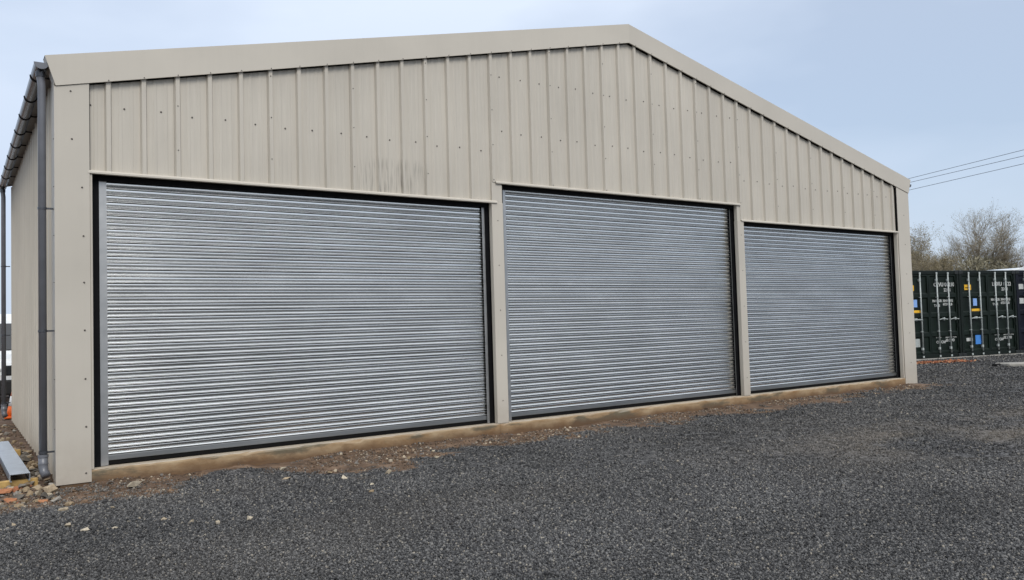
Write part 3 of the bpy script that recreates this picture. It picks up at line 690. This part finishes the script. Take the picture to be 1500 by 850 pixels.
# concrete footing strip under the containers and a pale slab edge lying in front
M['pale'] = simple('pale_concrete', (.27,.255,.225), .9, vary=.2, scale=6, bump=.4)
def local_box(name, loc, rz, dims, mat, bev=.01):
    return obj(name, bbox(-dims[0]/2, dims[0]/2, -dims[1]/2, dims[1]/2, 0, dims[2], bev), mat, None, loc, (0, 0, rz))
q = CP + CDV*.35 + Vector((-.03, -.10, 0)); q.z = gz(q.x, q.y)-.03
tag(local_box('concrete_strip', q, CA, (7.4, .14, .065), M['pale']), 'thin pale concrete strip along the foot of the containers', 'strip')
q = Vector((21.25, .10, 0)); q.z = gz(q.x, q.y)-.02
tag(local_box('concrete_slab', q, -.55, (2.4, .55, .09), M['pale'], .02), 'pale concrete slab lying on the gravel before the containers', 'slab')
bm = bmesh.new(); tube(bm, [(0, 0, .03), (.3, .08, .04), (.6, -.05, .03), (.85, .03, .03)], .04, 8)
q = Vector((20.05, .85, 0)); q.z = gz(q.x, q.y)
tag(obj('drain_pipe', bm, M['rubber'], None, q, (0, 0, -.5), smooth=True), 'black plastic pipe lying on the gravel beside the pale slab', 'pipe')

# ------------------------------------------------------------------ motorhome behind the containers (only its roof shows)
M['vwhite'] = simple('white_vehicle_paint', (.68,.70,.70), .35, vary=.06, coat=.3)
M['glass'] = simple('dark_glass', (.012,.014,.017), .08, vary=.1, spec=.7)
M['tyre'] = simple('tyre_rubber', (.015,.015,.015), .85)
mq = CAMP + 34*(fwd + (1516-750)/1183.42*rgt - (400-425)/1183.42*upv)
mh = empty('motorhome', (mq.x, mq.y, gz(mq.x, mq.y)), CA)
tag(mh, 'white motorhome parked behind the containers, roof and mast showing', 'motorhome')
bm = bmesh.new(); prism(bm, [(-3.4, .45), (3.0, .45), (3.0, 2.2), (2.7, 2.85), (-2.2, 3.05), (-3.0, 2.95), (-3.4, 2.6)], 'y', -1.1, 1.1)
bmesh.ops.bevel(bm, geom=bm.edges[:], offset=.08, segments=2, affect='EDGES'); obj('body', recalc(bm), M['vwhite'], mh)
obj('roof_hatch', bbox(-.2, .45, -.35, .35, 3.0, 3.17, .03), M['tyre'], mh)
obj('roof_vent', bbox(1.4, 2.0, -.3, .3, 2.93, 3.05, .03), M['vwhite'], mh)
bm = bmesh.new(); tube(bm, [(2.3, 0, 2.86), (2.3, 0, 3.05), (2.32, 0, 3.75)], [.10, .05, .035], 8); obj('mast', bm, M['vwhite'], mh)
for x in (-2.2, 2.0):
    for y in (-1.0, 1.0):
        bm = bmesh.new(); tube(bm, [(x, y-.12, .35), (x, y+.12, .35)], .35, 20); obj('wheel', bm, M['tyre'], mh)
obj('window', bbox(-1.2, .6, -1.115, -1.095, 1.5, 2.1, .01), M['glass'], mh)
obj('window', bbox(-2.9, -2.0, -1.115, -1.095, 1.4, 2.1, .01), M['glass'], mh)

# ------------------------------------------------------------------ white van past the far end of the side wall
van = empty('parked_van', (-.95, 11.0, gz(-.95, 11.0))); tag(van, 'white van with dark windscreen parked past the far downpipe', 'van')
bm = bmesh.new()
prism(bm, [(0, .32), (0, .78), (.12, 1.02), (.62, 1.16), (1.18, 1.82), (1.5, 2.02), (4.9, 2.06), (5.0, 1.9), (5.0, .32)], 'x', -.98, .98)
bmesh.ops.bevel(bm, geom=bm.edges[:], offset=.07, segments=2, affect='EDGES'); obj('body', recalc(bm), M['vwhite'], van, smooth=False)
bm = bmesh.new(); v = [bm.verts.new(c) for c in ((-.90, .655, 1.205), (.90, .655, 1.205), (.82, 1.14, 1.775), (-.82, 1.14, 1.775))]
v2 = [bm.verts.new(p_.co+Vector((0, -.03, .025))) for p_ in v]
bm.faces.new(v2); [bm.faces.new((v[i], v[(i+1)%4], v2[(i+1)%4], v2[i])) for i in range(4)]
obj('windscreen', recalc(bm), M['glass'], van)
obj('bumper', bbox(-1.0, 1.0, -.06, .2, .28, .60, .04, 2), M['tyre'], van)
obj('grille', bbox(-.45, .45, -.02, .05, .66, .84, .02), M['tyre'], van)
for s in (-1, 1):
    obj('headlight', bbox(s*.72-.22, s*.72+.22, -.015, .06, .68, .90, .03, 2), M['glass'], van)
    obj('wing_mirror', bbox(s*1.10-.10, s*1.10+.10, .85, .97, 1.20, 1.46, .03, 2), M['tyre'], van)
    for y in (.85, 4.0):
        bm = bmesh.new(); tube(bm, [(s*.90-.1, y, .33), (s*.90+.1, y, .33)], .33, 20); obj('wheel', bm, M['tyre'], van)

# traffic cone behind the far corner
M['orange'] = simple('orange_plastic', (.75,.13,.01), .5); M['refl'] = simple('white_sleeve', (.72,.72,.70), .5)
tcn = empty('traffic_cone', (-.375, 8.35, gz(-.375, 8.35))); tag(tcn, 'orange traffic cone with white sleeve behind the far downpipe', 'traffic cone')
obj('base', bbox(-.17, .17, -.17, .17, 0, .04, .012), M['orange'], tcn)
bm = bmesh.new(); tube(bm, [(0,0,.038), (0,0,.22)], [.14, .105], 20); obj('lower_cone', bm, M['orange'], tcn, smooth=True)
bm = bmesh.new(); tube(bm, [(0,0,.2205), (0,0,.40)], [.106, .07], 20); obj('sleeve', bm, M['refl'], tcn, smooth=True)
bm = bmesh.new(); tube(bm, [(0,0,.4005), (0,0,.58)], [.07, .03], 20); obj('tip', bm, M['orange'], tcn, smooth=True)

# ------------------------------------------------------------------ steel channels on timber bearers beside the wall
M['timber'] = simple('yellow_timber', (.42,.27,.09), .75, vary=.3, scale=12)
def channel(x, y0, length, rz, label, zt):
    bm = bmesh.new(); w = .165; h = .07; t = .004
    prism(bm, [(-w/2, -h), (-w/2, 0), (w/2, 0), (w/2, -h), (w/2-.018, -h), (w/2-.018, -h+t), (w/2-t, -h+t), (w/2-t, -t), (-w/2+t, -t), (-w/2+t, -h+t), (-w/2+.018, -h+t), (-w/2+.018, -h)], 'y', 0, length)
    tag(obj('steel_channel', recalc(bm), M['purlin'], None, (x, y0, zt), (0, 0, rz)), label, 'steel channel', 'steel channels lying beside the wall')
zt = .03
channel(-.775, .0, 3.0, radians(.7), 'galvanised steel channel on timber bearers, the one closer to the wall', zt)
channel(-1.02, .12, 3.0, radians(.4), 'galvanised steel channel on timber bearers, the one further from the wall', zt)
for y, lb in ((.13, 'yellowish timber bearer under the front ends of the steel channels'), (2.6, 'yellowish timber bearer under the back ends of the steel channels')):
    tag(obj('timber_bearer', bbox(-.62, .38, -.035, .035, -.085, 0, .005), M['timber'], None, (-1.0, y, zt-.0705), (0, 0, radians(-3))), lb, 'timber bearer')

# ------------------------------------------------------------------ rubble and loose stones
M['st_tan'] = stone_mat('tan_stone', [(0, (.15,.105,.06)), (.5, (.27,.20,.12)), (1, (.40,.32,.22))])
M['st_grey'] = stone_mat('grey_stone', [(0, (.08,.07,.055)), (.5, (.17,.15,.125)), (1, (.29,.265,.225))])
M['st_red'] = stone_mat('red_brick_piece', [(0, (.25,.09,.04)), (1, (.42,.19,.09))])
M['st_pale'] = stone_mat('pale_stone', [(0, (.30,.24,.16)), (1, (.46,.40,.30))])
def rock_mesh(seed, mat):
    r = random.Random(seed); bm = bmesh.new()
    for i in range(11):
        v_ = Vector((r.gauss(0,1), r.gauss(0,1), r.gauss(0,1))).normalized(); s_ = r.uniform(.8, 1.05)
        bm.verts.new((v_.x*s_, v_.y*s_*r.uniform(.8, 1), v_.z*s_))
    bmesh.ops.convex_hull(bm, input=bm.verts[:])
    bmesh.ops.delete(bm, geom=[v_ for v_ in bm.verts if not v_.link_faces], context='VERTS')
    m_ = bpy.data.meshes.new('stone'); bm.to_mesh(m_); bm.free(); m_.materials.append(mat); return m_
ROCK = {k: [rock_mesh(i*7+j, M[k]) for i in range(5)] for j, k in enumerate(('st_tan', 'st_grey', 'st_red', 'st_pale'))}
def stone(x, y, size, kind, label, group, zoff=0, flat=.6, rz=None):
    sx = size*random.uniform(.8, 1.25); sy = size*random.uniform(.65, 1.0); sz = size*flat*random.uniform(.8, 1.15)
    o = obj('stone', random.choice(ROCK[kind]), None, None, (x, y, gz(x, y)+sz*.28+zoff), (random.uniform(-.25, .25), random.uniform(-.25, .25), random.uniform(0, 6.3) if rz is None else rz))
    o.scale = (sx, sy, sz); tag(o, label, 'stone', group); return o
LBL = {'st_tan': 'tan broken stone in the rubble heap at the building corner', 'st_grey': 'grey broken stone in the rubble heap at the building corner', 'st_red': 'red brick fragment in the rubble heap at the building corner', 'st_pale': 'pale broken stone in the rubble heap at the building corner'}
GRP = {'st_tan': 'tan rubble stones', 'st_grey': 'grey rubble stones', 'st_red': 'red brick fragments', 'st_pale': 'pale rubble stones'}
kinds = ['st_tan']*6+['st_grey']*5+['st_pale']+['st_red']
for i in range(105):     # heap at the corner
    x = random.uniform(-1.35, -.46); y = random.uniform(-.95, .02) if x > -.62 else random.uniform(-.85, .12)
    d_ = math.hypot((x+.75)/.55, (y+.25)/.42)
    if d_ > 1.25 and random.random() < .6: continue
    k = random.choice(kinds); stone(x, y, random.uniform(.022, .06), k, LBL[k], GRP[k], max(0, .07*(1-d_))*random.random(), .6)
for i in range(120):     # along the side wall
    y = random.uniform(.2, 7.4); x = random.uniform(-.68, -.50) if y < 3.1 else random.uniform(-1.3, -.50)
    k = random.choice(kinds[:12]); stone(x, y, random.uniform(.03, .065), k, LBL[k].replace('in the rubble heap at the building corner', 'along the foot of the ribbed side wall'), GRP[k].replace('rubble', 'side wall'), random.uniform(0, .03), .65)
# named single stones
o = stone(.112, -.56, .10, 'st_pale', 'largest flat pale stone lying on the soil before the plinth', None, .03, .42, .3)
o = stone(-.56, -.42, .075, 'st_tan', 'upright tan brick-like stone leaning at the foot of the corner flashing', None, .02, .9, .5)
o = stone(-.92, -.30, .085, 'st_red', 'orange-red brick piece lying in the rubble before the timber bearer', None, .03, .45, .1)
for x, y in ((-.187,-1.387), (-.478,-2.115), (-.291,-2.199), (-.075,-1.964), (.066,-2.148), (.208,-2.418), (.368,-2.587), (.592,-2.614), (.701,-1.265), (-.906,-1.521), (-.531,-1.179), (-.567,-1.875), (1.839,-1.142), (2.285,-1.568), (1.835,-1.532), (1.56,-.558), (1.39,-1.159), (1.759,-2.321), (1.892,-2.034), (2.871,-.893), (4.75,-.32), (7.1,-.3), (3.1,-1.1), (3.25,-.75), (15.1,-.25)):
    stone(x, y, random.uniform(.024, .05), random.choice(['st_pale', 'st_tan', 'st_pale']), 'small pale stone lying loose on the dark gravel or soil', 'loose pale stones', .012, .55)

# ------------------------------------------------------------------ gravel and soil crumbs: uncountable, instanced on points
def scatter(name, pts, rot, scl, mat, label, cat, clump=1, dust=None):
    m_ = bpy.data.meshes.new(name); m_.vertices.add(len(pts)); m_.vertices.foreach_set('co', pts.astype(np.float32).ravel())
    for nm, arr in (('rot', rot), ('scl', scl)):
        at = m_.attributes.new(nm, 'FLOAT_VECTOR', 'POINT'); at.data.foreach_set('vector', arr.astype(np.float32).ravel())
    if dust is not None:
        at = m_.attributes.new('dust', 'FLOAT', 'POINT'); at.data.foreach_set('value', dust.astype(np.float32))
    m_.materials.append(mat)
    o = bpy.data.objects.new(name, m_); COL.objects.link(o); o['kind'] = 'stuff'; o['label'] = label; o['category'] = cat
    ng = bpy.data.node_groups.new(name+'_scatter', 'GeometryNodeTree')
    ng.interface.new_socket('Geometry', in_out='INPUT', socket_type='NodeSocketGeometry'); ng.interface.new_socket('Geometry', in_out='OUTPUT', socket_type='NodeSocketGeometry')
    n = ng.nodes; l = ng.links
    gi = n.new('NodeGroupInput'); go = n.new('NodeGroupOutput'); ip = n.new('GeometryNodeInstanceOnPoints')
    jn = n.new('GeometryNodeJoinGeometry'); rr = random.Random(19)
    for q in range(clump):          # one instance is a small clump of stones, each with its own size, tilt and shade
        ic = n.new('GeometryNodeMeshIcoSphere'); ic.inputs['Radius'].default_value = 1; ic.inputs['Subdivisions'].default_value = 1
        tf = n.new('GeometryNodeTransform'); ang = 2.4*q; rad = 0 if clump == 1 else 1.75*math.sqrt(q+.3)
        e_ = math.exp(rr.gauss(0, .25)) if clump > 1 else 1
        tf.inputs['Translation'].default_value = (rad*cos(ang), rad*sin(ang), rr.uniform(-.35, .35) if clump > 1 else 0)
        tf.inputs['Rotation'].default_value = (rr.uniform(0, 6), rr.uniform(0, 6), rr.uniform(0, 6)) if clump > 1 else (0, 0, 0)
        tf.inputs['Scale'].default_value = (e_*rr.uniform(.9, 1.4), e_*rr.uniform(.7, 1.05), e_*rr.uniform(.55, .9)) if clump > 1 else (1, 1, 1)
        sa = n.new('GeometryNodeStoreNamedAttribute'); sa.data_type = 'FLOAT'; sa.domain = 'POINT'; sa.inputs['Name'].default_value = 'shade'; sa.inputs['Value'].default_value = q/max(1, clump)
        l.new(ic.outputs['Mesh'], tf.inputs[0]); l.new(tf.outputs[0], sa.inputs[0]); l.new(sa.outputs[0], jn.inputs[0])
    ss = n.new('GeometryNodeSetShadeSmooth'); ss.inputs['Shade Smooth'].default_value = False
    sm = n.new('GeometryNodeSetMaterial'); sm.inputs['Material'].default_value = mat
    ar = n.new('GeometryNodeInputNamedAttribute'); ar.data_type = 'FLOAT_VECTOR'; ar.inputs['Name'].default_value = 'rot'
    as_ = n.new('GeometryNodeInputNamedAttribute'); as_.data_type = 'FLOAT_VECTOR'; as_.inputs['Name'].default_value = 'scl'
    l.new(gi.outputs[0], ip.inputs['Points']); l.new(jn.outputs[0], ss.inputs[0]); l.new(ss.outputs[0], sm.inputs[0]); l.new(sm.outputs[0], ip.inputs['Instance'])
    l.new(ar.outputs[0], ip.inputs['Rotation']); l.new(as_.outputs[0], ip.inputs['Scale']); l.new(ip.outputs[0], go.inputs[0])
    md = o.modifiers.new('scatter', 'NODES'); md.node_group = ng
    return o
fw2 = np.array([fwd.x, fwd.y]); fw2 /= np.linalg.norm(fw2); rt2 = np.array([fw2[1], -fw2[0]])
def wedge(nmax, d0, d1, slope=.80):
    """uniform points on the ground in front of the camera, a margin wider than the picture"""
    u = RNG.random(nmax); d = np.sqrt(d0*d0+u*(d1*d1-d0*d0)); s = (RNG.random(nmax)*2-1)*(slope*d+.6)
    P = np.array([CAMP.x, CAMP.y]) + d[:, None]*fw2 + s[:, None]*rt2
    return P, d
P, d = wedge(215000, 2.6, 26)
dens = np.interp(d, [2.6, 6, 9, 14, 26], [1, 1, .62, .30, .12])*np.clip(1.0, 0, 1)
near = wedge(105000, 2.6, 8.0); P = np.vstack([P, near[0]]); d = np.concatenate([d, near[1]]); dens = np.concatenate([dens, np.full(105000, 1.0)])
keep = (RNG.random(len(P)) < dens) & ((P[:, 1] < -.03) | (P[:, 0] > 15.1))
dm = dirt_mask(P[:, 0], P[:, 1]); keep &= RNG.random(len(P)) > dm*.93
keep &= RNG.random(len(P)) > .5*dusty_mask(P[:, 0], P[:, 1])
keep &= (P[:, 0]-22.5)*.22 + (P[:, 1]-3.4) < 0      # not under the containers
P = P[keep]; d = d[keep]; n_ = len(P)
size = np.interp(d, [2.6, 5, 8, 14, 26], [.0061, .0065, .0082, .0122, .0195])*np.exp(RNG.normal(0, .22, n_))
scl = np.stack([size, size, size*.9], -1)
z = ground_z(P[:, 0], P[:, 1]) + size*RNG.uniform(-.1, .75, n_)
rot = np.stack([RNG.normal(0, .12, n_), RNG.normal(0, .12, n_), RNG.uniform(0, 6.28, n_)], -1)
M['gravel'] = stone_mat('gravel_stone', [(0, (.014,.014,.0145)), (.35, (.044,.044,.0445)), (.7, (.092,.091,.090)), (.94, (.17,.166,.158)), (1, (.28,.25,.20))], .8, .28)
scatter('gravel', np.column_stack([P, z]), rot, scl, M['gravel'], 'loose dark grey crushed gravel covering the yard', 'gravel', 9, 0.5*np.maximum(dusty_mask(P[:, 0], P[:, 1])*RNG.uniform(.5, 1.2, n_), .6*dirt_mask(P[:, 0], P[:, 1])))
# crumbs and small rubble on the soil strip
k_ = 90000
P = np.column_stack([RNG.uniform(-3, 15.2, k_), RNG.uniform(-2.4, -.055, k_)])
P2 = np.column_stack([RNG.uniform(-2.2, -.48, 9000), RNG.uniform(-.3, 8.5, 9000)]); P = np.vstack([P, P2])
dm = dirt_mask(P[:, 0], P[:, 1]); cl = fbm(P[:, 0]*1.7, P[:, 1]*1.7, 91)
keep = RNG.random(len(P)) < dm*sstep(.3, .65, cl); P = P[keep]; n_ = len(P)
size = .0075*np.exp(RNG.normal(0, .5, n_)); size = np.clip(size, .003, .03)
scl = np.stack([size*RNG.uniform(.8, 1.4, n_), size*RNG.uniform(.6, 1.0, n_), size*RNG.uniform(.4, .8, n_)], -1)
z = ground_z(P[:, 0], P[:, 1]) + size*.2
rot = np.stack([RNG.normal(0, .5, n_), RNG.normal(0, .5, n_), RNG.uniform(0, 6.28, n_)], -1)
M['crumb'] = stone_mat('soil_crumb', [(0, (.06,.042,.028)), (.45, (.125,.08,.050)), (.7, (.21,.14,.088)), (.85, (.13,.125,.12)), (1, (.46,.38,.27))], .9)
scatter('soil_crumbs', np.column_stack([P, z]), rot, scl, M['crumb'], 'brown soil crumbs and small rubble along the plinth', 'rubble')
# leaf litter before the containers
k_ = 900; t_ = RNG.random(k_); P = np.column_stack([19.6+2.0*t_+RNG.normal(0, .12, k_), 3.15-.85*t_+RNG.normal(0, .14, k_)]); n_ = k_
size = RNG.uniform(.02, .05, n_); scl = np.stack([size, size*.7, size*.16], -1)
rot = np.stack([RNG.normal(0, .5, n_), RNG.normal(0, .5, n_), RNG.uniform(0, 6.28, n_)], -1)
M['leaf'] = stone_mat('dead_leaf', [(0, (.14,.045,.02)), (.6, (.30,.10,.045)), (1, (.46,.26,.13))], .8)
scatter('leaf_litter', np.column_stack([P, ground_z(P[:, 0], P[:, 1])+.012+.03*RNG.random(n_)]), rot, scl, M['leaf'], 'reddish brown dead leaves lying before the containers', 'leaf litter')

# ------------------------------------------------------------------ trees behind the yard
M['bark'] = simple('bark', (.22,.195,.15), .9, vary=.3, scale=4)
M['twig'] = simple('twigs', (.27,.23,.17), .9, vary=.25, scale=.6)
M['bud'] = simple('spring_buds', (.25,.21,.12), .85, vary=.3, scale=.5)
def make_tree(loc, h, spread, seed, label, buds=1800, budr=.10, depth=6):
    r = random.Random(seed); t = empty('tree', loc); tag(t, label, 'tree', 'bare trees beyond the yard')
    tb = bmesh.new(); wb = bmesh.new(); ends = []
    def grow(p, dirn, length, rad, lev):
        n_ = 3; pts = [p]; q = p; dv = dirn.copy()
        for i in range(n_):
            dv = (dv + Vector((r.gauss(0,.13), r.gauss(0,.13), r.gauss(0,.10)+.05))).normalized(); q = q + dv*length/n_; pts.append(q)
        rads = [rad*(1-.28*i/n_) for i in range(n_+1)]
        tube(tb if lev < 3 else wb, pts, rads, 7 if lev < 2 else (4 if lev < 3 else 3), cap=False)
        if lev >= depth: ends.append((pts[1], pts[-1])); return
        k = r.randint(5, 6) if lev == 0 else (r.randint(3, 4) if lev < 3 else r.randint(4, 6))
        for i in range(k):
            f = r.uniform(.35, 1) if i else 1.0; b_ = pts[min(n_, int(f*n_+.5))]
            az = r.uniform(0, 2*pi); tilt = r.uniform(.3, .85)*spread if i else r.uniform(.05, .3)
            ax = dv.cross(Vector((cos(az), sin(az), .2))).normalized()
            nd = (Matrix.Rotation(tilt, 3, ax) @ dv).normalized()
            if nd.z < -.1: nd.z = abs(nd.z)*.3; nd.normalize()
            grow(b_, nd, length*r.uniform(.62, .82), rads[-1]*r.uniform(.58, .8), lev+1)
    grow(Vector((0,0,-.2)), Vector((0,0,1)), h*.26, h*.017, 0)
    obj('trunk', tb, M['bark'], t); cr = obj('crown', wb, M['twig'], t)
    bb = bmesh.new()
    for i in range(buds):
        a, b = r.choice(ends); f = r.random(); c = a.lerp(b, f) + Vector((r.gauss(0,.12), r.gauss(0,.12), r.gauss(0,.12))); s_ = budr*r.uniform(.5, 1.2)
        u = Vector((r.gauss(0,1), r.gauss(0,1), r.gauss(0,1))).normalized(); w = u.cross(Vector((r.gauss(0,1), r.gauss(0,1), r.gauss(0,1)))).normalized()
        vs = [bb.verts.new(c+s_*u), bb.verts.new(c+s_*.6*w), bb.verts.new(c-s_*u), bb.verts.new(c-s_*.6*w)]; bb.faces.new(vs)
    obj('buds', bb, M['bud'], cr, kind='stuff')
    return t
make_tree((93.8, 34.4, -.5), 16.6, 1.0, 8, 'tall wide bare tree with a rounded fan of upright branches', 14000, .05)
make_tree((89.4, 37.5, -.5), 15.2, 1.0, 12, 'smaller bare tree with brownish crown beside the building corner', 26000, .06)
make_tree((97.0, 29.5, -.5), 13.5, 1.0, 23, 'bare tree at the outer end behind the motorhome', 9000, .055)
# scrub under and between the trees
bb = bmesh.new(); r = random.Random(3)
for i in range(26000):
    t_ = r.random(); x = 84+r.uniform(-2, 5)+t_*12; y = 46-t_*24; hh = 3.4+4.6*float(vnoise(t_*5+.6, 0, 7)) 
    c = Vector((x, y, hh*r.random()**.75)); s_ = r.uniform(.15, .45)
    u = Vector((r.gauss(0,.6), r.gauss(0,.6), r.gauss(0,1))).normalized(); w = u.cross(Vector((r.gauss(0,1), r.gauss(0,1), r.gauss(0,1)))).normalized()
    bb.faces.new([bb.verts.new(c+s_*u), bb.verts.new(c+s_*.16*w), bb.verts.new(c-s_*u), bb.verts.new(c-s_*.16*w)])
M['scrub'] = simple('scrub_leaves', (.25,.225,.15), .9, vary=.35, scale=.7)
th = obj('thicket', bb, M['scrub'], kind='stuff'); th['label'] = 'brown-green scrub filling the gap under the trees'; th['category'] = 'scrub'

# ------------------------------------------------------------------ overhead wires between two timber poles
M['wire'] = simple('black_wire', (.03,.03,.04), .5)
M['pole'] = simple('pole_timber', (.13,.09,.06), .9, vary=.3, scale=3)
def ray(px, py): return (fwd + (px-750)/1183.42*rgt - (py-425)/1183.42*upv)
pA, pB = [], []
WL = [((1334.5, 261), (1500, 219.6)), ((1334.5, 267), (1500, 228.5)), ((1334.5, 278), (1500, 240))]
for k, (a, b) in enumerate(WL):
    A = CAMP + ray(*a)*42; Bp = CAMP + ray(*b)*36
    e0 = A - (Bp-A)*1.5; e1 = Bp + (Bp-A)*1.5
    pts = []
    for i in range(25):
        t_ = i/24; q = e0.lerp(e1, t_); u_ = (t_-.375-.0)/.25
        q.z += .012*((q-A).length*(q-Bp).length)*.02*(1 if 0 else 0)
        pts.append(q)
    pA.append(e0); pB.append(e1)
    bm = bmesh.new(); o_ = e0.copy(); tube(bm, [q-o_ for q in pts], .011, 5)
    tag(obj('overhead_wire', bm, M['wire'], None, o_), ('topmost', 'middle', 'lowest')[k]+' of the three overhead wires crossing the sky', 'wire', 'overhead wires')
for E in (pA, pB):
    c = sum(E, Vector())/3; zt = max(e.z for e in E)
    pl_ = empty('utility_pole', (c.x+.12, c.y+.12, gz(c.x, c.y))); tag(pl_, 'timber pole carrying the overhead wires, '+('behind the building' if E is pA else 'out in the yard'), 'utility pole')
    bm = bmesh.new(); tube(bm, [(0, 0, -.5), (0, 0, zt+.6-pl_.location.z)], [.15, .10], 12); obj('shaft', bm, M['pole'], pl_, smooth=True)
    for e in E:
        bm = bmesh.new(); tube(bm, [(0, 0, e.z-pl_.location.z), (e.x-pl_.location.x, e.y-pl_.location.y, e.z-pl_.location.z)], .03, 6); obj('insulator', bm, M['pole'], pl_)
